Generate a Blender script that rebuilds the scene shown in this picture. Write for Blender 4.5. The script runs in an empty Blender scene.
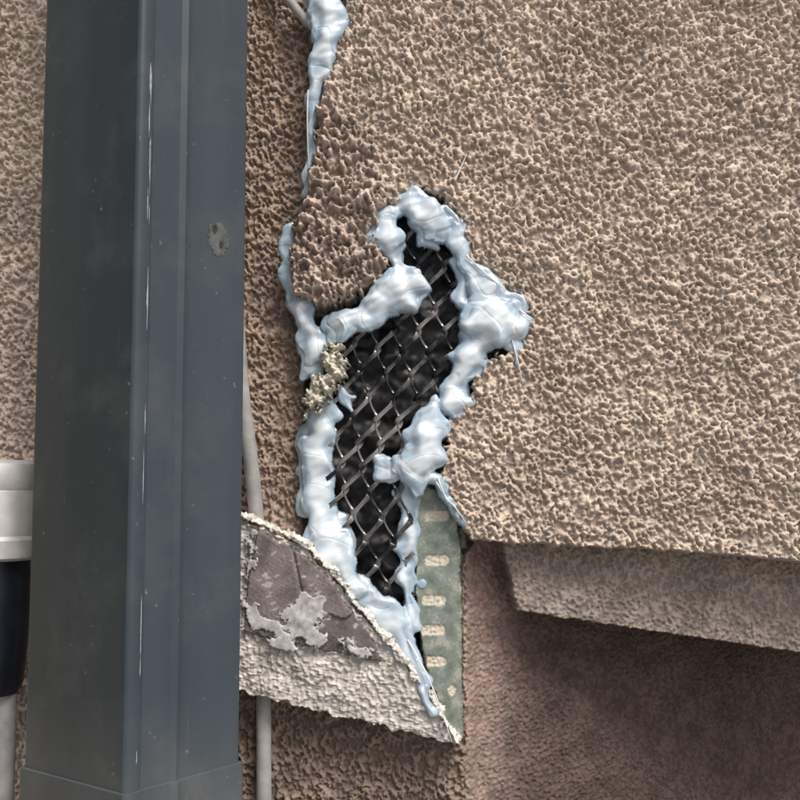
import bpy, math, numpy as np
from mathutils import Vector
U=0.0006
PITCH=math.radians(4.5); D=1000.0
cp,sp=math.cos(PITCH),math.sin(PITCH)
def P(px,py,d=0.0):
    a=(px-400)/1000.0; b=(400-py)/1000.0
    dx=a; dy=cp-b*sp; dz=sp+b*cp
    t=(d+D*cp)/dy
    return (dx*t, d, -D*sp+dz*t)
def PP(pts,d=0.0):
    return [(P(x,y,d)[0],P(x,y,d)[2]) for x,y in pts]
def bp(ny,nx,step,lam,seed,ani=1.0,bw=0.35,rot=0.0):
    rng=np.random.default_rng(seed)
    w=np.fft.rfft2(rng.standard_normal((ny,nx)))
    fx=np.fft.rfftfreq(nx,step)[None,:]; fy=np.fft.fftfreq(ny,step)[:,None]
    c,s=math.cos(rot),math.sin(rot)
    gx=fx*c+fy*s; gy=-fx*s+fy*c
    f=np.sqrt((gx*ani)**2+gy**2)+1e-9
    g=np.exp(-(np.log(f*lam))**2/(2*bw*bw)); g[0,0]=0
    r=np.fft.irfft2(w*g,s=(ny,nx))
    return (r/r.std()).astype(np.float32)
def ss(a,b,x):
    t=np.clip((x-a)/(b-a),0,1); return t*t*(3-2*t)
def sdf(poly,X,Z):
    d=np.full(X.shape,1e18); ins=np.zeros(X.shape,bool); n=len(poly)
    for i in range(n):
        ax,az=poly[i]; bx,bz=poly[(i+1)%n]
        ex,ez=bx-ax,bz-az; L=ex*ex+ez*ez+1e-9
        t=np.clip(((X-ax)*ex+(Z-az)*ez)/L,0,1)
        d=np.minimum(d,(X-ax-ex*t)**2+(Z-az-ez*t)**2)
        if az!=bz:
            c=((az>Z)!=(bz>Z))&(X<ex*(Z-az)/(bz-az)+ax); ins^=c
    d=np.sqrt(d); return np.where(ins,-d,d)
def grid(x0,x1,z0,z1,step):
    xs=np.arange(x0,x1,step); zs=np.arange(z0,z1,step)
    X,Z=np.meshgrid(xs,zs); return X,Z
def mesh_from_grid(name,X,Y,Z,mask,col,mat):
    ny,nx=X.shape
    idx=np.arange(ny*nx).reshape(ny,nx)
    q=np.stack([idx[:-1,:-1],idx[:-1,1:],idx[1:,1:],idx[1:,:-1]],-1)
    if mask is not None:
        m=mask[:-1,:-1]&mask[:-1,1:]&mask[1:,1:]&mask[1:,:-1]
        q=q[m]
    q=q.reshape(-1,4)
    used=np.unique(q); rem=np.full(ny*nx,-1); rem[used]=np.arange(len(used)); q=rem[q]
    co=np.stack([X,Y,Z],-1).reshape(-1,3)[used]*U
    me=bpy.data.meshes.new(name)
    me.vertices.add(len(co)); me.vertices.foreach_set('co',co.astype(np.float32).ravel())
    me.loops.add(q.size); me.loops.foreach_set('vertex_index',q.astype(np.int32).ravel())
    me.polygons.add(len(q)); me.polygons.foreach_set('loop_start',(np.arange(len(q))*4).astype(np.int32))
    me.update(calc_edges=True)
    me.polygons.foreach_set('use_smooth',np.ones(len(q),bool))
    c=np.ones((len(co),4),np.float32); c[:,:3]=np.clip(col.reshape(-1,3)[used],0,1)
    at=me.color_attributes.new('Col','FLOAT_COLOR','POINT'); at.data.foreach_set('color',c.ravel())
    me.materials.append(mat)
    ob=bpy.data.objects.new(name,me); bpy.context.collection.objects.link(ob)
    return ob
def empty(name):
    e=bpy.data.objects.new(name,None); bpy.context.collection.objects.link(e); return e

# ---------- materials
def nmat(name):
    m=bpy.data.materials.new(name); m.use_nodes=True
    nt=m.node_tree; b=nt.nodes['Principled BSDF']; return m,nt,b
def vcmat(name,rough=0.9,bump=0.3,scale=900,dist=0.0006,var=0.25,spec=0.3,coat=0,metal=0):
    m,nt,b=nmat(name); N=nt.nodes; L=nt.links
    a=N.new('ShaderNodeAttribute'); a.attribute_name='Col'
    tc=N.new('ShaderNodeTexCoord')
    n=N.new('ShaderNodeTexNoise'); n.inputs['Scale'].default_value=scale; n.inputs['Detail'].default_value=2
    n.inputs['Roughness'].default_value=0.65
    L.new(tc.outputs['Object'],n.inputs['Vector'])
    mr=N.new('ShaderNodeMapRange'); mr.inputs['From Min'].default_value=0.3; mr.inputs['From Max'].default_value=0.7
    mr.inputs['To Min'].default_value=1-var; mr.inputs['To Max'].default_value=1+var
    L.new(n.outputs['Fac'],mr.inputs['Value'])
    mx=N.new('ShaderNodeVectorMath'); mx.operation='SCALE'
    L.new(a.outputs['Color'],mx.inputs[0]); L.new(mr.outputs[0],mx.inputs['Scale'])
    L.new(mx.outputs[0],b.inputs['Base Color'])
    if bump:
        bu=N.new('ShaderNodeBump'); bu.inputs['Strength'].default_value=bump; bu.inputs['Distance'].default_value=dist
        L.new(n.outputs['Fac'],bu.inputs['Height']); L.new(bu.outputs[0],b.inputs['Normal'])
    b.inputs['Roughness'].default_value=rough; b.inputs['Specular IOR Level'].default_value=spec
    b.inputs['Metallic'].default_value=metal
    if coat:
        b.inputs['Coat Weight'].default_value=coat; b.inputs['Coat Roughness'].default_value=0.12
    return m
def plain(name,c,rough=0.6,metal=0,scale=60,var=0.2,bump=0.1,dist=0.0005):
    m,nt,b=nmat(name); N=nt.nodes; L=nt.links
    tc=N.new('ShaderNodeTexCoord'); n=N.new('ShaderNodeTexNoise'); n.inputs['Scale'].default_value=scale
    n.inputs['Detail'].default_value=6; L.new(tc.outputs['Object'],n.inputs['Vector'])
    cr=N.new('ShaderNodeValToRGB'); cr.color_ramp.elements[0].position=0.3; cr.color_ramp.elements[1].position=0.7
    cr.color_ramp.elements[0].color=(*[x*(1-var) for x in c],1); cr.color_ramp.elements[1].color=(*[min(1,x*(1+var)) for x in c],1)
    L.new(n.outputs['Fac'],cr.inputs[0]); L.new(cr.outputs[0],b.inputs['Base Color'])
    bu=N.new('ShaderNodeBump'); bu.inputs['Strength'].default_value=bump; bu.inputs['Distance'].default_value=dist
    L.new(n.outputs['Fac'],bu.inputs['Height']); L.new(bu.outputs[0],b.inputs['Normal'])
    b.inputs['Roughness'].default_value=rough; b.inputs['Metallic'].default_value=metal
    return m
M_stucco=vcmat('stucco',0.92,0.25,1000,0.0006,0.12,0.2)
M_cement=vcmat('cement_crust',0.95,0.2,900,0.0006,0.12,0.2)
M_wood=vcmat('weathered_board',0.75,0.12,500,0.0004,0.10,0.3)
M_green=vcmat('painted_bead',0.6,0.15,500,0.0004,0.1,0.35)
M_foam=vcmat('silicone_sealant',0.27,0,200,0.0006,0.02,0.5,coat=0.5)
M_paper=vcmat('tar_paper',0.42,0.1,250,0.001,0.3,0.4)

# ---------- main wall height field
STEP=0.95
X,Z=grid(-475,525,-520,475,STEP); ny,nx=X.shape
main_px=[(346,-160),(346,0),(343,35),(328,66),(318,100),(314,150),(308,190),(294,232),(290,270),(296,298),(330,306),(360,293),(384,280),
 (388,262),(377,240),(380,215),(402,203),(425,188),(447,203),(463,225),(470,262),(495,285),(522,300),(530,322),(515,348),(482,362),
 (470,395),(450,420),(444,450),(441,480),(455,512),(470,541),(560,546),(700,553),(800,562),(1100,580),(1100,-160)]
main=PP(main_px,0)
nj=bp(ny,nx,STEP,9,1,bw=0.5); nj2=bp(ny,nx,STEP,28,2,bw=0.4)
Sm0=sdf(main,X,Z)
botz=PP([(600,500)],0)[0][1]
jw=np.where((Z<botz)&(X>PP([(470,500)],0)[0][0]),0.35,1.0)
Sm=Sm0+(nj*1.3+nj2*1.6)*jw
inside=1-ss(-1.5,2.0,Sm)
wx=bp(ny,nx,STEP,22,31,bw=0.5)*3.0; wz=bp(ny,nx,STEP,22,32,bw=0.5)*3.0
n1=bp(ny,nx,STEP,12,3,ani=0.68,bw=0.48,rot=0.35)
n2=bp(ny,nx,STEP,22,4,ani=0.75,bw=0.5,rot=0.2)
n3=bp(ny,nx,STEP,6.5,5,bw=0.45)
n4=bp(ny,nx,STEP,3.4,9,bw=0.35)
ii,jj=np.indices((ny,nx)); I=np.clip((ii+wz).astype(int),0,ny-1); J=np.clip((jj+wx).astype(int),0,nx-1)
n1=n1*0.6+0.4*n1[I,J]; n1/=n1.std()
nL=bp(ny,nx,STEP,140,6,bw=0.5); nM=bp(ny,nx,STEP,55,16,bw=0.5)
k=n1*0.68+n2*0.45+n3*0.32+nM*0.18
st=ss(-1.1,0.8,k)*3.1+np.clip(k,-1.2,3)*1.05+n4*0.18
st=st*(1+0.12*nM)+nL*0.8
f1=bp(ny,nx,STEP,8,7,bw=0.55); fine=ss(-0.8,1.4,f1)*1.5+n3*0.35+nM*0.5
left_back=35.0
cx=P(466,640,35)[0]
ramp=35+ss(0,14,X-cx)*10+np.clip(X-cx-8,0,None)*0.55
low=PP([(466,520),(1200,520),(1200,1200),(466,1200)],35)
isrec=(1-ss(-2,2,sdf(low,X,Z)))
back=left_back*(1-isrec)+np.where(isrec>0,ramp,35)*isrec
beam=PP([(492,500),(1200,500),(1200,712),(800,657),(650,634),(516,612)],30)
Sb=sdf(beam,X,Z)+nj*0.35+nj2*0.25
isb=1-ss(-2.5,1.0,Sb)
bd=np.minimum(28+np.clip(X-cx-40,0,None)*0.08,back)
back=back*(1-isb)+bd*isb
cav=PP([(304,300),(398,215),(480,225),(545,320),(480,540),(463,560),(463,745),(400,720),(300,560)],20)
isc=(1-ss(-2,2,sdf(cav,X,Z)))*(1-inside)
stamp=st*inside+(1-inside)*((st*0.9)*(1-isrec)*(1-isb)*(1-isc)+fine*isrec*(1-isb)+(fine*0.7+st*0.3)*isb)
edge=np.exp(-(Sm/5.0)**2)
chunk=sdf(PP([(328,95),(348,112),(375,160),(394,195),(380,212),(376,240),(386,268),(360,290),(330,303),(294,296),(288,270),(292,235),(306,190),(314,140)],0),X,Z)+nj2*3.5+nj*1.5
isch=(1-ss(-6,6,chunk))*inside
Y=back*(1-inside)-stamp-edge*inside*nj*1.2-isch*(9+nM*2.2+n2*1.4+n1*0.8)
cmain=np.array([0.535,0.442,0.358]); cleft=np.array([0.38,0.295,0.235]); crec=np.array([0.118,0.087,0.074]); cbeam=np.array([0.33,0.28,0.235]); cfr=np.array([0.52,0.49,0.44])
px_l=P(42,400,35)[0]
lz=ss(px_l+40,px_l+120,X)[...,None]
cl=cmain*(1-lz)+cleft*lz  # browner wall beside the pipe, with its shade put into the colour
crx=crec*(1+1.6*(1-ss(5,80,X-cx))[...,None])  # recess shade and the lit strip at its corner are put into the colour
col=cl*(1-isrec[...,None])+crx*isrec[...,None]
lowl=((1-ss(P(300,700,35)[2]-20,P(300,700,35)[2]+20,Z))*(1-isrec)*ss(px_l+40,px_l+120,X))[...,None]
col=col*(1-0.35*lowl)
col=col*(1-isb[...,None])+cbeam*isb[...,None]
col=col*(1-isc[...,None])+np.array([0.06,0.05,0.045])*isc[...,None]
col=col*(1-inside[...,None])+cmain*inside[...,None]
chc=np.array([0.45,0.365,0.31])
col=col*(1-isch[...,None]*0.8)+chc*isch[...,None]*0.8
fr=(ss(-2.2,0.5,Sm)*(1-ss(8,14,Sm))*(1-isrec))[...,None]
col=col*(1-fr*0.6)+cfr*fr*0.6
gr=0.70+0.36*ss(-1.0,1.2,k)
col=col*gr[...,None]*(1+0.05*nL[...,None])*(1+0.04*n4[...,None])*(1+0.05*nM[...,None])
wall=empty('stucco_wall')
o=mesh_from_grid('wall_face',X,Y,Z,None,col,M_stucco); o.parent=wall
def stucco_ext(name,c):
    m,nt,b=nmat(name); N=nt.nodes; L=nt.links
    tc=N.new('ShaderNodeTexCoord'); n=N.new('ShaderNodeTexNoise'); n.inputs['Scale'].default_value=110; n.inputs['Detail'].default_value=4
    L.new(tc.outputs['Object'],n.inputs['Vector'])
    cr=N.new('ShaderNodeValToRGB'); cr.color_ramp.elements[0].position=0.35; cr.color_ramp.elements[1].position=0.6
    cr.color_ramp.elements[0].color=(*(c*0.7),1); cr.color_ramp.elements[1].color=(*c,1)
    L.new(n.outputs['Fac'],cr.inputs[0]); L.new(cr.outputs[0],b.inputs['Base Color'])
    bu=N.new('ShaderNodeBump'); bu.inputs['Distance'].default_value=0.004; L.new(cr.outputs[0],bu.inputs['Height']); L.new(bu.outputs[0],b.inputs['Normal'])
    b.inputs['Roughness'].default_value=0.92; return m
def boxmesh(name,x0,x1,y0,y1,z0,z1,mat,parent=None):
    v=[(x*U,y*U,z*U) for x in (x0,x1) for y in (y0,y1) for z in (z0,z1)]
    f=[(0,1,3,2),(4,6,7,5),(0,4,5,1),(2,3,7,6),(0,2,6,4),(1,5,7,3)]
    me=bpy.data.meshes.new(name); me.from_pydata(v,[],f); me.update(); me.materials.append(mat)
    o=bpy.data.objects.new(name,me); bpy.context.collection.objects.link(o)
    if parent: o.parent=parent
    return o
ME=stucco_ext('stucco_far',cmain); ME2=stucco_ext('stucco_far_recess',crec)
boxmesh('wall_left',-5000,-474,32,300,-2600,4000,ME,wall)
boxmesh('wall_above',-474,-60,32,300,473,4000,ME,wall)
boxmesh('wall_above_right',-60,5000,-3,300,473,4000,ME,wall)
boxmesh('wall_right',523,5000,-3,300,-145,473,ME,wall)
boxmesh('wall_below_left',-474,cx,32,300,-2600,-518,ME,wall)
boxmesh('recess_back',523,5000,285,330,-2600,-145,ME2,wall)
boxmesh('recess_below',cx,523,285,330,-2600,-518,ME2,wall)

# ---------- generic slab
def slab(name,poly_px,dfront,dback,mat,colf,hf=None,step=0.8,jag=(1.0,1.2),soft=3.0,seed=10):
    poly=PP(poly_px,dfront)
    xs=[p[0] for p in poly]; zs=[p[1] for p in poly]
    X,Z=grid(min(xs)-6,max(xs)+6,min(zs)-6,max(zs)+6,step); ny,nx=X.shape
    a=bp(ny,nx,step,6,seed,bw=0.5); b=bp(ny,nx,step,22,seed+1,bw=0.4)
    S=sdf(poly,X,Z)+a*jag[0]+b*jag[1]
    e=ss(-soft,0.8,S)
    h=hf(X,Z,S,seed) if hf else 0
    Y=(dfront-h)*(1-e)+dback*e
    return mesh_from_grid(name,X,Y,Z,S<2.0,colf(X,Z,S,seed),mat)
def const(c,var=0.0,lam=20):
    def f(X,Z,S,seed):
        n=bp(*X.shape,0.8,lam,seed+5,bw=0.6)
        return np.array(c)[None,None,:]*(1+var*n[...,None])
    return f

# ---------- sill assembly
sill=empty('broken_window_sill')
sill_top=[(150,505),(240,516),(275,532),(303,545),(335,575),(352,603),(380,632),(400,655),(425,690),(460,746),(380,728),(300,708),(238,693),(150,680)]
def hcr(X,Z,S,seed):
    n=bp(*X.shape,0.8,11,seed+7,ani=0.8,bw=0.5,rot=0.2); b=bp(*X.shape,0.8,40,seed+4,bw=0.5)
    r=bp(*X.shape,0.8,14,seed+6,ani=0.2,bw=0.3,rot=1.35)
    return ss(0.2,0.9,n)*1.3+n*0.25+b*0.8+r*0.35
def ccrust(X,Z,S,seed):
    n=bp(*X.shape,0.8,11,seed+7,ani=0.8,bw=0.5,rot=0.2); L=bp(*X.shape,0.8,45,seed+9,bw=0.6)
    c=np.array([0.50,0.475,0.43])[None,None,:]*(0.88+0.24*ss(0.2,0.9,n))[...,None]*(1+0.13*L[...,None])
    e=ss(-4,0,S)[...,None]
    return c*(1-e)+np.array([0.58,0.55,0.49])*e
o=slab('plaster_band',sill_top,-8,34,M_cement,ccrust,hcr,seed=20,jag=(0.3,1.0),soft=2); o.parent=sill
board=[(256,530),(275,540),(300,552),(330,580),(347,606),(370,635),(384,664),(340,655),(300,646),(243,632),(246,590)]
def steps(X,Z,seed):
    u=(-Z)*0.97+X*0.26+bp(*X.shape,0.8,60,seed+21,ani=0.5,bw=0.4)*4+bp(*X.shape,0.8,9,seed+22,bw=0.4)*0.5
    return u
def hwood(X,Z,S,seed):
    g=bp(*X.shape,0.8,6,seed+7,ani=0.10,bw=0.35,rot=-1.42)
    lx=X+Z*0.22; l0=P(303,600,-14)[0]+P(303,600,-14)[2]*0.22
    lin_=np.exp(-((lx-l0)/1.3)**2)
    u=steps(X,Z,seed); b0=-P(300,628,-14)[2]*0.97+P(300,628,-14)[0]*0.26
    return g*0.12-lin_*2.5-ss(0,1.5,u-b0)*2.5
def cwood(X,Z,S,seed):
    g=bp(*X.shape,0.8,6,seed+7,ani=0.10,bw=0.35,rot=-1.42); L=bp(*X.shape,0.8,50,seed+9,bw=0.6)
    m=bp(*X.shape,0.8,16,seed+15,ani=0.5,bw=0.45,rot=-1.4)
    u=steps(X,Z,seed); b0=-P(300,628,-14)[2]*0.97+P(300,628,-14)[0]*0.26
    c=np.array([0.175,0.152,0.143])[None,None,:]*(1+0.07*g+0.14*L+0.06*m)[...,None]
    c=c*(1-0.25*ss(0,1.5,u-b0)[...,None])
    w=ss(1.7,2.0,m*0.75+L*0.65)[...,None]
    return c*(1-w)+np.array([0.40,0.385,0.36])*w
o=slab('board',board,-14,0,M_wood,cwood,hwood,seed=30,jag=(0.2,0.7),soft=1.2); o.parent=sill
peels=[[(290,604),(306,594),(322,598),(326,612),(316,624),(328,642),(314,648),(300,641),(284,628),(280,616)],[(246,606),(256,600),(262,618),(285,626),(292,642),(262,632),(246,626)],[(268,640),(290,634),(296,650),(276,652)],[(340,642),(356,648),(372,656),(350,657)],[(247,540),(256,534),(252,566),(246,580)]]
for i,pl in enumerate(peels):
    o=slab('paint_flake_%d'%(i+1),pl,-15.6,-12,M_cement,const([0.42,0.41,0.40],0.12,14),lambda X,Z,S,seed: bp(*X.shape,0.8,26,seed+2,bw=0.4)*0.4,seed=40+i*3,jag=(0.8,2.2),soft=0.6); o.parent=sill
lip=[(238,512),(275,527),(306,541),(338,571),(356,600),(385,632),(408,660),(430,690),(462,748),(458,746),(426,697),(404,667),(381,640),(353,605),(334,579),(303,548),(274,533),(238,518)]
o=slab('crust_lip',lip,-13,0,M_cement,const([0.60,0.575,0.52],0.1,12),hcr,seed=50,jag=(0.5,1.2),soft=2.0); o.parent=sill
bead=[(414,480),(440,490),(456,512),(461,541),(462,640),(463,742),(452,738),(436,700),(425,665),(416,620),(414,540)]
slots=[(437,516),(437,560),(434,600),(433,630),(434,661),(452,690)]
def slotm(X,Z):
    m=np.zeros(X.shape)
    w=bp(*X.shape,0.8,7,99,bw=0.5)
    for sx,sy in slots:
        c=P(sx,sy,14); hw=12 if sx<445 else 4; hh=5.0
        dx=np.maximum(np.abs(X-c[0])-hw+4,0); dz=np.maximum(np.abs(Z-c[2])-hh+4,0)
        m=np.maximum(m,1-ss(3,5,np.sqrt(dx*dx+dz*dz)+w*0.3))
    return m
def hbead(X,Z,S,seed):
    n=bp(*X.shape,0.8,6,seed+7,bw=0.4)
    return -slotm(X,Z)*(1.3-n*0.25)
def cbead(X,Z,S,seed):
    m=slotm(X,Z)[...,None]; L=bp(*X.shape,0.8,30,seed+9,bw=0.6); n=bp(*X.shape,0.8,5,seed+4,bw=0.5)
    g=np.array([0.20,0.235,0.20])[None,None,:]*(1+0.14*L+0.05*n)[...,None]
    w=ss(0.8,1.8,n*0.5+L)[...,None]*0.6
    g=g*(1-w)+np.array([0.40,0.36,0.30])*w
    return g*(1-m)+np.array([0.58,0.53,0.43])*(1+0.08*n[...,None])*m
slab('metal_corner_bead',bead,14,34,M_green,cbead,hbead,seed=60,jag=(0.3,0.6),soft=1.5)

# ---------- tar paper
def hpap(X,Z,S,seed):
    return bp(*X.shape,0.8,40,seed+7,ani=1.8,bw=0.4)*1.8+bp(*X.shape,0.8,16,seed+8,bw=0.35)*0.35
paper=[(330,300),(395,215),(470,225),(500,300),(480,380),(445,440),(416,500),(414,610),(425,670),(385,650),(335,570),(322,450),(318,350)]
slab('tar_paper',paper,28,33,M_paper,const([0.005,0.0055,0.007],0.3),hpap,seed=70)

# ---------- metal lath (expanded metal, tall diamond openings)
def lathmat():
    m,nt,b=nmat('lath_metal'); N=nt.nodes; L=nt.links
    tc=N.new('ShaderNodeTexCoord'); n=N.new('ShaderNodeTexNoise'); n.inputs['Scale'].default_value=55; n.inputs['Detail'].default_value=4
    L.new(tc.outputs['Object'],n.inputs['Vector'])
    cr=N.new('ShaderNodeValToRGB'); cr.color_ramp.elements[0].position=0.43; cr.color_ramp.elements[1].position=0.62
    cr.color_ramp.elements[0].color=(0.012,0.012,0.014,1); cr.color_ramp.elements[1].color=(0.25,0.24,0.235,1)
    L.new(n.outputs['Fac'],cr.inputs[0]); L.new(cr.outputs[0],b.inputs['Base Color'])
    b.inputs['Metallic'].default_value=0.2; b.inputs['Roughness'].default_value=0.2
    return m
M_lath=lathmat()
lp=PP([(398,225),(435,215),(460,240),(480,280),(475,330),(460,370),(445,400),(430,430),(425,470),(408,500),(412,560),(412,625),(385,618),(348,590),(335,550),(328,480),(335,420),(338,350),(345,312),(400,300),(425,285),(400,262)],15)
verts=[];faces=[]
def ribbon(pts,ws,th,tilts):
    base=len(verts); n=len(pts)
    for i,p in enumerate(pts):
        a=pts[max(0,i-1)]; b=pts[min(n-1,i+1)]; w=ws[i]
        t=(Vector(b)-Vector(a)).normalized()
        s=Vector((0,1,0)).cross(t).normalized(); o=t.cross(s)
        ct,sn=math.cos(tilts[i]),math.sin(tilts[i])
        wv=s*ct+o*sn; tv=-s*sn+o*ct
        for q in ((-w,-th),(w,-th),(w,th),(-w,th)):
            v=Vector(p)+wv*q[0]*0.5+tv*q[1]*0.5; verts.append(tuple(v*U))
    for i in range(n-1):
        for j in range(4):
            faces.append((base+i*4+j,base+i*4+(j+1)%4,base+(i+1)*4+(j+1)%4,base+(i+1)*4+j))
    faces.append((base,base+1,base+2,base+3)); faces.append((base+(n-1)*4+3,base+(n-1)*4+2,base+(n-1)*4+1,base+(n-1)*4))
def lath_layer(dep,off,sp_=13.0,per=46.0,w=5.2,skew=0):
    A=np.array(PP([(441+skew,215)],15)[0]); B=np.array(PP([(376-skew,615)],15)[0])
    ax=(B-A); Ln=np.linalg.norm(ax); ax/=Ln; tx=np.array([-ax[1],ax[0]])
    for kk in range(-11,12):
        t0=kk*sp_+off; ph=(kk%2)*math.pi
        s=np.arange(-30,Ln+30,1.2)
        th=2*math.pi*(s+4*np.sin(s/70)+3*math.sin(t0/25))/per+ph
        tri=np.arcsin(0.93*np.sin(th))/math.asin(0.93)
        wob=5.0*np.sin(s/58.0+t0*0.02)+1.8*np.sin(s/23.0+t0*0.05)
        x=A[0]+ax[0]*s+tx[0]*(t0+tri*sp_*0.54+wob); z=A[1]+ax[1]*s+tx[1]*(t0+tri*sp_*0.54+wob)
        inn=sdf(lp,x,z)<2.5
        bul=5*np.exp(-((t0)/45)**2)*np.exp(-((s-190)/130)**2)
        dd=dep+2.4*np.cos(th)+3.0*np.sin(s/60+kk*0.4)-bul
        tl=1.0*np.cos(th+0.3)+0.6
        ww=w*(0.75+0.40*np.abs(np.sin(th))**3)
        run=[]
        for i in range(len(s)):
            if inn[i]: run.append(i)
            if (not inn[i] or i==len(s)-1) and run:
                if len(run)>3: ribbon([(x[j],dd[j],z[j]) for j in run],[ww[j] for j in run],1.8,[tl[j] for j in run])
                run=[]
lath_layer(13,0)
me=bpy.data.meshes.new('metal_lath'); me.from_pydata(verts,[],faces); me.update(); me.materials.append(M_lath)
o=bpy.data.objects.new('metal_lath',me); bpy.context.collection.objects.link(o)

# ---------- sealant
strokes=[
 [(324,-30,14,2),(322,0,13,0),(330,15,14,0),(327,35,14,-1),(323,55,12,0),(318,75,8,0),(313,95,4.5,1),(312,130,2.6,2),(310,160,2.6,2),(306,188,4,2)],
 [(308,-20,5,10),(312,10,6,8),(318,25,8,4)],
 [(289,226,3,3),(285,245,4,3),(288,268,5,4),(293,290,7,5),(303,312,10,5),(312,335,12,8),(316,352,12,8)],
 [(312,350,12,10),(314,372,9,12)],
 [(324,405,9,14),(320,430,13,14),(317,460,14,15),(318,490,13,15),(320,520,15,12),(330,545,16,4),(346,568,13,-4),(352,588,9,-6)],
 [(304,430,6,24),(304,470,7,24),(305,510,8,22)],
 [(338,520,8,16),(344,548,9,12),(352,575,9,6),(366,598,10,0),(384,612,11,2),(398,628,10,2),(408,650,7,0),(417,672,6,-4),(426,692,5,-10),(433,714,3,-14)],
 [(332,327,10,3),(342,325,15,-1)],[(342,325,11,0),(358,317,12,0),(376,306,14,0)],[(376,306,14,0),(394,292,18,-2),(406,290,19,-2),(416,294,10,3)],
 [(386,218,10,-5),(386,233,14,-7)],[(388,240,10,-4),(393,252,9,0),(399,264,9,2),(403,276,11,0)],
 [(398,208,9,0),(412,204,13,-2),(423,212,15,-3),(433,220,13,-1),(443,230,9,2)],
 [(446,210,5,-1),(456,228,7,0),(461,248,8,0),(469,268,9,0),(482,286,12,0),(493,302,14,0)],
 [(484,303,13,-1),(482,322,19,-3),(496,323,22,-6),(508,324,17,-4),(520,324,9,-1)],
 [(480,340,17,0),(468,357,15,1),(462,374,13,2),(455,390,11,3),(448,408,9,2)],
 [(455,404,13,-1)],[(474,368,9,3)],
 [(436,402,8,0),(430,418,13,-2),(427,440,17,-3),(424,458,18,-4),(415,472,16,-2),(403,466,10,0)],
 [(376,458,5,9),(384,470,10,7),(396,470,8,4)],
 [(430,476,11,0),(440,486,7,0),(450,500,4,0),(463,520,2,0)],
 [(406,492,9,12),(410,515,10,14),(408,545,9,14),(407,575,8,14),(409,600,8,14),(412,625,8,10)],
 [(500,288,4,0),(517,302,6,0),(526,318,6,-1)],
 [(510,340,7,-1),(518,350,3,-1),(519,365,1.6,-1)],
 [(346,396,6,12),(350,408,4,14)],
 [(418,222,9,0),(424,238,7,6),(434,246,4,8)],
 [(456,262,5,6),(462,285,6,6),(464,305,8,4)],
]
ST=0.7
a0=P(270,760,0); a1=P(545,-30,0)
X,Z=grid(a0[0],a1[0],a0[2],a1[2]+30,ST); ny,nx=X.shape
w1=bp(ny,nx,ST,34,81,bw=0.3); w2=bp(ny,nx,ST,34,82,bw=0.3)
fe=bp(ny,nx,ST,13,90,bw=0.35); fe2=bp(ny,nx,ST,32,91,bw=0.35); rm=bp(ny,nx,ST,28,92,bw=0.3)
XW=X+w1*2.2; ZW=Z+w2*2.2
acc=np.zeros(X.shape); best=np.full(X.shape,1e9); kk=1.2; thick=np.zeros(X.shape)
for s in strokes:
    pts=[(*[P(x,y,d)[i] for i in (0,2)],r*1.02,d) for x,y,r,d in s]
    if len(pts)==1: pts=pts*2
    for i in range(len(pts)-1):
        ax,az,ar,ad=pts[i]; bx,bz,br,bd_=pts[i+1]
        ex,ez=bx-ax,bz-az; L=ex*ex+ez*ez+1e-6
        t=np.clip(((XW-ax)*ex+(ZW-az)*ez)/L,0,1)
        r0=ar+(br-ar)*t; dist=np.sqrt((XW-ax-ex*t)**2+(ZW-az-ez*t)**2)
        r=r0*(1+0.10*rm)
        q=dist/r
        prof=np.where(q<1,np.sqrt(np.clip(1-q**2.5,0,1))*r0*0.56,-(dist-r)*4)
        dc=ad+(bd_-ad)*t
        y=dc+2.5-prof
        rf=r0*1.10+0.6+(fe*0.45+fe2*1.6)*np.minimum(r0/9,1.0)
        qf=dist-rf
        yf=np.where(qf<0,dc-0.6-np.minimum(-qf*0.4,1.8),dc-0.6+qf*7)
        acc+=np.exp(np.clip(-y/kk,-60,60))+np.exp(np.clip(-yf/kk,-60,60)); best=np.minimum(best,np.minimum(dist-r,qf))
        thick=np.maximum(thick,np.where(q<1,(1-q)*r0,0))
Y=-kk*np.log(acc+1e-30)
streak=bp(ny,nx,ST,22,85,ani=0.45,bw=0.25,rot=-1.2); folds=bp(ny,nx,ST,32,86,bw=0.3); n9=bp(ny,nx,ST,8,87,bw=0.3); cr_=bp(ny,nx,ST,60,89,bw=0.3)
amp=ss(1,9,-best)
crease=np.exp(-(cr_/0.07)**2)
Y=Y-amp*(streak*0.18+folds*0.8-crease*0.5)
Y=np.clip(Y,-40,30)
tk=ss(0.0,13,thick+folds*2.4)[...,None]
colf=np.array([0.34,0.445,0.53])*(1-tk)+np.array([0.68,0.745,0.785])*tk
dirt=ss(1.2,2.2,n9+folds*0.5)[...,None]*0.3*(1-tk)
colf=colf*(1-dirt)+np.array([0.35,0.30,0.25])*dirt
foam=empty('silicone_sealant')
o=mesh_from_grid('sealant_bead',X,Y,Z,best<1.2,colf,M_foam); o.parent=foam
def tube(name,pts,rad,mat,parent=None,res=6):
    cu=bpy.data.curves.new(name,'CURVE'); cu.dimensions='3D'; cu.bevel_depth=U; cu.bevel_resolution=res
    sp_=cu.splines.new('NURBS'); sp_.points.add(len(pts)-1); sp_.use_endpoint_u=True; sp_.order_u=3
    for i,p in enumerate(pts):
        w=P(*p); sp_.points[i].co=(w[0]*U,w[1]*U,w[2]*U,1)
        sp_.points[i].radius=rad if not hasattr(rad,'__len__') else rad[i]
    cu.use_fill_caps=True; cu.materials.append(mat)
    o=bpy.data.objects.new(name,cu); bpy.context.collection.objects.link(o)
    if parent: o.parent=parent
    return o
M_string=plain('sealant_string',(0.68,0.72,0.75),0.35,0,300,0.08,0.05)
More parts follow.
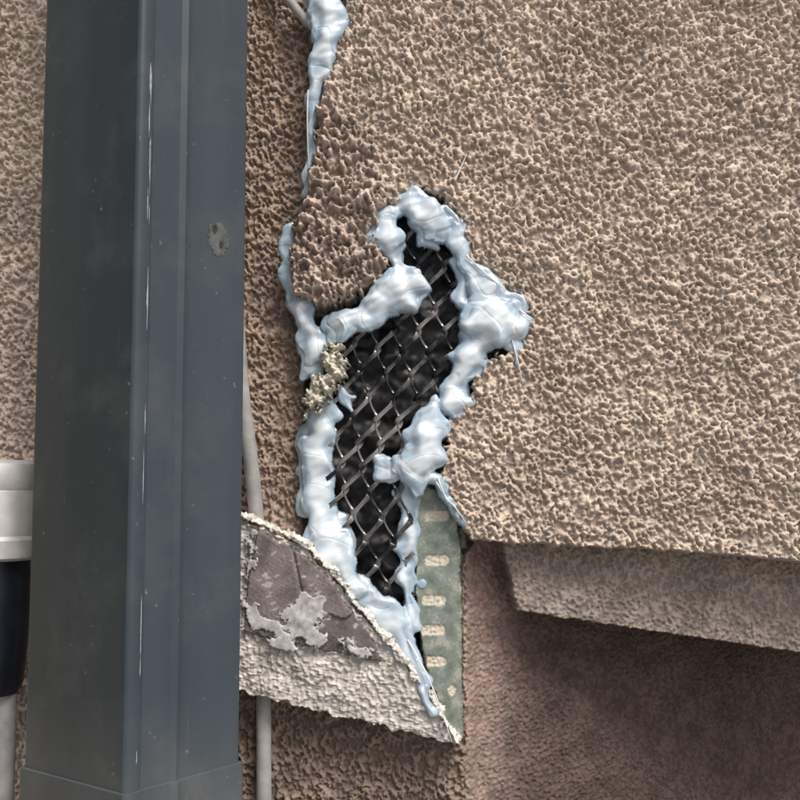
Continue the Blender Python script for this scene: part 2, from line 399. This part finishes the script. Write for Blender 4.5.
strings=[[(436,482,-5),(446,498,-6),(458,510,-7),(468,526,-6)],[(438,478,-5),(443,494,-7),(449,503,-7)],
 [(512,340,-5),(518,360,-7),(523,384,-6)],[(520,310,-5),(528,318,-8),(535,320,-6)],[(455,180,-6),(461,168,-7),(467,153,-6)],
 [(445,206,-5),(460,216,-7),(463,234,-5)],[(466,255,-6),(490,280,-6),(518,298,-6)],
 [(308,90,-4),(306,130,0),(310,185,-2)],[(408,640,-2),(425,670,-16),(440,705,-18),(452,742,-18)]]
for i,s in enumerate(strings):
    tube('string_%d'%(i+1),s,[1.0]+[0.7]*(len(s)-2)+[0.2],M_string,foam,3)

# ---------- crumbling mortar lump
def hcrumb(X,Z,S,seed):
    n=bp(*X.shape,0.8,13,seed+7,bw=0.45)
    return ss(-0.3,0.3,n)*3.5+n*1.2+bp(*X.shape,0.8,5,seed+8,bw=0.4)*0.8+ss(0,14,-S)*6
def ccrumb(X,Z,S,seed):
    n=bp(*X.shape,0.8,8,seed+17,bw=0.6); c=np.array([0.56,0.53,0.44])[None,None,:]*(1+0.16*n[...,None])
    return c
slab('mortar_crumbs',[(332,342),(346,352),(347,372),(338,384),(330,398),(318,412),(304,416),(303,398),(310,380),(322,372),(318,358)],-1,30,M_cement,ccrumb,hcrumb,seed=90,jag=(1.8,2.4),soft=2.5)

# ---------- downspout
def dsmat(name,ca,cb):
    m,nt,b=nmat(name); N=nt.nodes; L=nt.links
    tc=N.new('ShaderNodeTexCoord')
    mp=N.new('ShaderNodeMapping'); mp.inputs['Scale'].default_value=(30,30,3); L.new(tc.outputs['Object'],mp.inputs['Vector'])
    n=N.new('ShaderNodeTexNoise'); n.inputs['Scale'].default_value=1.0; n.inputs['Detail'].default_value=7; L.new(mp.outputs[0],n.inputs['Vector'])
    cr=N.new('ShaderNodeValToRGB'); e=cr.color_ramp.elements; e[0].position=0.35; e[1].position=0.7
    e[0].color=(*ca,1); e[1].color=(*cb,1); L.new(n.outputs['Fac'],cr.inputs[0])
    mp2=N.new('ShaderNodeMapping'); mp2.inputs['Scale'].default_value=(700,700,14); L.new(tc.outputs['Object'],mp2.inputs['Vector'])
    n2=N.new('ShaderNodeTexNoise'); n2.inputs['Scale'].default_value=1.0; n2.inputs['Detail'].default_value=3; L.new(mp2.outputs[0],n2.inputs['Vector'])
    r2=N.new('ShaderNodeMapRange'); r2.inputs['From Min'].default_value=0.72; r2.inputs['From Max'].default_value=0.80; L.new(n2.outputs['Fac'],r2.inputs['Value'])
    n3=N.new('ShaderNodeTexNoise'); n3.inputs['Scale'].default_value=300; n3.inputs['Detail'].default_value=3; L.new(tc.outputs['Object'],n3.inputs['Vector'])
    r3=N.new('ShaderNodeMapRange'); r3.inputs['From Min'].default_value=0.70; r3.inputs['From Max'].default_value=0.76; L.new(n3.outputs['Fac'],r3.inputs['Value'])
    mx0=N.new('ShaderNodeMath'); mx0.operation='MAXIMUM'; L.new(r2.outputs[0],mx0.inputs[0]); L.new(r3.outputs[0],mx0.inputs[1])
    sc=N.new('ShaderNodeMath'); sc.operation='MULTIPLY'; sc.inputs[1].default_value=0.28; L.new(mx0.outputs[0],sc.inputs[0])
    n5=N.new('ShaderNodeTexNoise'); n5.inputs['Scale'].default_value=22; n5.inputs['Detail'].default_value=9; n5.inputs['Roughness'].default_value=0.7; L.new(tc.outputs['Object'],n5.inputs['Vector'])
    r5=N.new('ShaderNodeMapRange'); r5.inputs['From Min'].default_value=0.5; r5.inputs['From Max'].default_value=0.8; r5.inputs['To Max'].default_value=0.25; L.new(n5.outputs['Fac'],r5.inputs['Value'])
    md=N.new('ShaderNodeMixRGB'); md.inputs[2].default_value=(0.17,0.17,0.16,1); L.new(r5.outputs[0],md.inputs[0]); L.new(cr.outputs[0],md.inputs[1])
    mx=N.new('ShaderNodeMixRGB'); mx.inputs[2].default_value=(0.34,0.36,0.37,1); L.new(sc.outputs[0],mx.inputs[0]); L.new(md.outputs[0],mx.inputs[1])
    sx=N.new('ShaderNodeSeparateXYZ'); L.new(tc.outputs['Object'],sx.inputs[0])
    rz=N.new('ShaderNodeMapRange'); rz.inputs['From Min'].default_value=-0.15; rz.inputs['From Max'].default_value=-0.20; L.new(sx.outputs['Z'],rz.inputs['Value'])
    mm=N.new('ShaderNodeMath'); mm.operation='MULTIPLY'; L.new(rz.outputs[0],mm.inputs[0]); L.new(n5.outputs['Fac'],mm.inputs[1])
    m4=N.new('ShaderNodeMath'); m4.operation='MULTIPLY'; m4.inputs[1].default_value=0.5; L.new(mm.outputs[0],m4.inputs[0])
    mf=N.new('ShaderNodeMixRGB'); mf.inputs[2].default_value=(0.17,0.165,0.155,1); L.new(m4.outputs[0],mf.inputs[0]); L.new(mx.outputs[0],mf.inputs[1])
    L.new(mf.outputs[0],b.inputs['Base Color'])
    rr=N.new('ShaderNodeMapRange'); rr.inputs['To Min'].default_value=0.32; rr.inputs['To Max'].default_value=0.55; L.new(n5.outputs['Fac'],rr.inputs['Value']); L.new(rr.outputs[0],b.inputs['Roughness'])
    bu=N.new('ShaderNodeBump'); bu.inputs['Strength'].default_value=0.06; bu.inputs['Distance'].default_value=0.001; L.new(n3.outputs['Fac'],bu.inputs['Height']); L.new(bu.outputs[0],b.inputs['Normal'])
    b.inputs['Specular IOR Level'].default_value=0.45
    return m
M_ds=dsmat('downspout_paint',(0.036,0.051,0.065),(0.049,0.066,0.082)); M_dsl=dsmat('downspout_paint_shaded',(0.019,0.026,0.027),(0.031,0.039,0.039))  # second paint: darker, greener copy with the left face's shade in its colour
C0=Vector((-213,-200)); Lf=Vector((-321,-125)); Rt=Vector((-138,-110)); Bk=Lf+Rt-C0
def rounded(c,a,b,r,n=6):
    da=(a-c).normalized(); db=(b-c).normalized(); p0=c+da*r; p2=c+db*r
    return [(1-t)**2*p0+2*t*(1-t)*c+t*t*p2 for t in [i/n for i in range(n+1)]]
def section(sc=1.0):
    cen=(Lf+Rt)/2
    f=lambda p:cen+(p-cen)*sc
    c,l,r_,b=f(C0),f(Lf),f(Rt),f(Bk)
    pts=rounded(l,b,c,6); pts+=rounded(c,l,r_,6)
    e=(r_-c); L=e.length; e=e.normalized(); nrm=Vector((e.y,-e.x))
    for s,o in [(0.10,0),(0.13,-1.8),(0.36,-1.2),(0.40,2.0),(0.43,0.4),(0.46,0)]:
        pts.append(c+e*L*s+nrm*o)
    pts+=rounded(r_,c,b,5); pts+=rounded(b,r_,l,6)
    return pts
def extrude(name,pts,zs,mat,parent,flare=None):
    v=[];f=[];n=len(pts); cen=(Lf+Rt)/2
    for k_,z in enumerate(zs):
        s=flare[k_] if flare else 1
        for p in pts:
            q=cen+(p-cen)*s; v.append((q.x*U,q.y*U,z*U))
    for k_ in range(len(zs)-1):
        for j in range(n):
            f.append((k_*n+j,k_*n+(j+1)%n,(k_+1)*n+(j+1)%n,(k_+1)*n+j))
    f.append(tuple(range(n-1,-1,-1))); f.append(tuple((len(zs)-1)*n+j for j in range(n)))
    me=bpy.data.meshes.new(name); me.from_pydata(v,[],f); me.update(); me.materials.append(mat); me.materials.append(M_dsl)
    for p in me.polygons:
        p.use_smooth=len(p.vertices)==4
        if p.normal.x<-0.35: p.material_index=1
    o=bpy.data.objects.new(name,me); bpy.context.collection.objects.link(o); o.parent=parent
    me.set_sharp_from_angle(angle=math.radians(28))
    return o
ds=empty('downspout')
zc=P(130,797,-205)[2]
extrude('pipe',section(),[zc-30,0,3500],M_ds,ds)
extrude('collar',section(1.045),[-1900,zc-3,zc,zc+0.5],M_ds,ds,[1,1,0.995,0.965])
e=(Rt-C0).normalized(); nr=Vector((e.y,-e.x))
def facepatch(name,s0,zc_,w,h,mat,seed,off=0.5,n=22,jit=0.5):
    rr=np.random.default_rng(seed); v=[];c=C0+e*s0+nr*off
    v.append((c.x*U,c.y*U,zc_*U))
    for i in range(n):
        a=2*math.pi*i/n; k_=1-jit/2+jit*rr.random()
        p=c+e*(math.cos(a)*w*k_); v.append((p.x*U,p.y*U,(zc_+math.sin(a)*h*k_)*U))
    f=[(0,1+i,1+(i+1)%n) for i in range(n)]
    me=bpy.data.meshes.new(name); me.from_pydata(v,[],f); me.update(); me.materials.append(mat)
    o=bpy.data.objects.new(name,me); bpy.context.collection.objects.link(o); o.parent=ds
M_sm=plain('grime_smudge',(0.085,0.09,0.09),0.8,0,250,0.4,0.3)
M_sm2=plain('bare_spot',(0.025,0.025,0.025),0.7,0,250,0.5,0.3)
M_scr=plain('bare_scratch',(0.36,0.39,0.41),0.5,0.1,400,0.3,0.1)
zz=P(215,240,-130)[2]
facepatch('smudge',84,zz,11,15,M_sm,1,0.4,60,0.35)
facepatch('smudge_spot_1',80,zz+8,2.6,4.0,M_sm2,2,0.8); facepatch('smudge_spot_2',87,zz-5,2.2,3.0,M_sm2,3,0.8)
rs=np.random.default_rng(11)
for i in range(18):
    py=rs.uniform(60,760); z_=P(135,py,-195)[2]
    facepatch('scratch_%d'%(i+1),rs.choice([9.5,10.5,11.2]),z_,rs.uniform(0.25,0.55),rs.uniform(4,26),M_scr,i+40,0.35,14,0.6)

# ---------- conduits & fitting
M_cable=plain('conduit_grey',(0.33,0.325,0.32),0.65,0,120,0.2,0.1)
c1=empty('grey_conduit')
tube('upper_run',[(236,300,12),(241,390,12),(250,450,14),(258,530,16),(263,640,20),(264,720,18),(264,900,18)],7.5,M_cable,c1)
tube('grey_cable',[(262,-60,18),(280,-8,14),(296,8,10),(310,26,10)],5,M_cable)
M_silver=plain('galvanised_cap',(0.52,0.52,0.51),0.5,0.2,90,0.18,0.1)
M_black=plain('black_rubber',(0.010,0.013,0.020),0.4,0,90,0.3,0.08)
fit=empty('outdoor_lamp_fitting')
def lathe(name,cxpx,d,prof,mat):
    v=[];f=[];n=40
    for py,r in prof:
        w=P(cxpx,py,d)
        xc=P(cxpx,600,d)[0]
        for i in range(n):
            a=2*math.pi*i/n; v.append(((xc+r*math.cos(a))*U,(d+r*math.sin(a))*U,w[2]*U))
    for k_ in range(len(prof)-1):
        for i in range(n): f.append((k_*n+i,(k_+1)*n+i,(k_+1)*n+(i+1)%n,k_*n+(i+1)%n))
    f.append(tuple(range(n))); f.append(tuple((len(prof)-1)*n+i for i in range(n-1,-1,-1)))
    me=bpy.data.meshes.new(name); me.from_pydata(v,[],f); me.update(); me.materials.append(mat)
    for p in me.polygons: p.use_smooth=len(p.vertices)==4
    me.set_sharp_from_angle(angle=math.radians(35))
    o=bpy.data.objects.new(name,me); bpy.context.collection.objects.link(o); o.parent=fit
lathe('cap',-4,-40,[(460,20),(461,30),(464,35),(470,37),(488,37.5),(490,36.8),(492,37.5),(535,38),(539,41),(556,41),(559,37)],M_silver)
lathe('body',-6,-40,[(557,33),(600,33),(650,31),(684,28),(693,24),(696,10)],M_black)
lathe('stem',10,-40,[(690,9),(1300,9)],M_cable)

# ---------- ground
me=bpy.data.meshes.new('ground'); G=60; gz=-1.55
me.from_pydata([(-G,-G,gz),(G,-G,gz),(G,G,gz),(-G,G,gz)],[],[(0,1,2,3)]); me.update(); me.materials.append(plain('concrete_paving',(0.24,0.235,0.225),0.9,0,3,0.15,0.2))
o=bpy.data.objects.new('ground',me); bpy.context.collection.objects.link(o)

# ---------- light
w=bpy.data.worlds.new('World'); bpy.context.scene.world=w; w.use_nodes=True
nt=w.node_tree; bg=nt.nodes['Background']; sky=nt.nodes.new('ShaderNodeTexSky'); sky.sky_type='NISHITA'; sky.sun_disc=False
EL=math.radians(54); AZ=math.radians(148)
sky.sun_elevation=EL; sky.sun_rotation=AZ; sky.air_density=1.0; sky.dust_density=5.0; sky.ozone_density=0.5
nt.links.new(sky.outputs[0],bg.inputs[0]); bg.inputs[1].default_value=0.15
sl=bpy.data.lights.new('sun','SUN'); sl.energy=2.4; sl.angle=math.radians(24); sl.color=(1,0.97,0.93)
so=bpy.data.objects.new('sun',sl); bpy.context.collection.objects.link(so)
dirv=Vector((math.sin(AZ)*math.cos(EL),math.cos(AZ)*math.cos(EL),math.sin(EL)))
so.rotation_euler=dirv.to_track_quat('Z','Y').to_euler()

cam=bpy.data.cameras.new('camera'); co=bpy.data.objects.new('camera',cam); bpy.context.collection.objects.link(co)
co.location=(0,-D*cp*U,-D*sp*U); co.rotation_euler=(math.pi/2+PITCH,0,0)
cam.sensor_width=36; cam.lens=45; cam.clip_start=0.01; cam.clip_end=300
bpy.context.scene.camera=co
vs=bpy.context.scene.view_settings; vs.view_transform='Standard'; vs.look='None'; vs.exposure=0
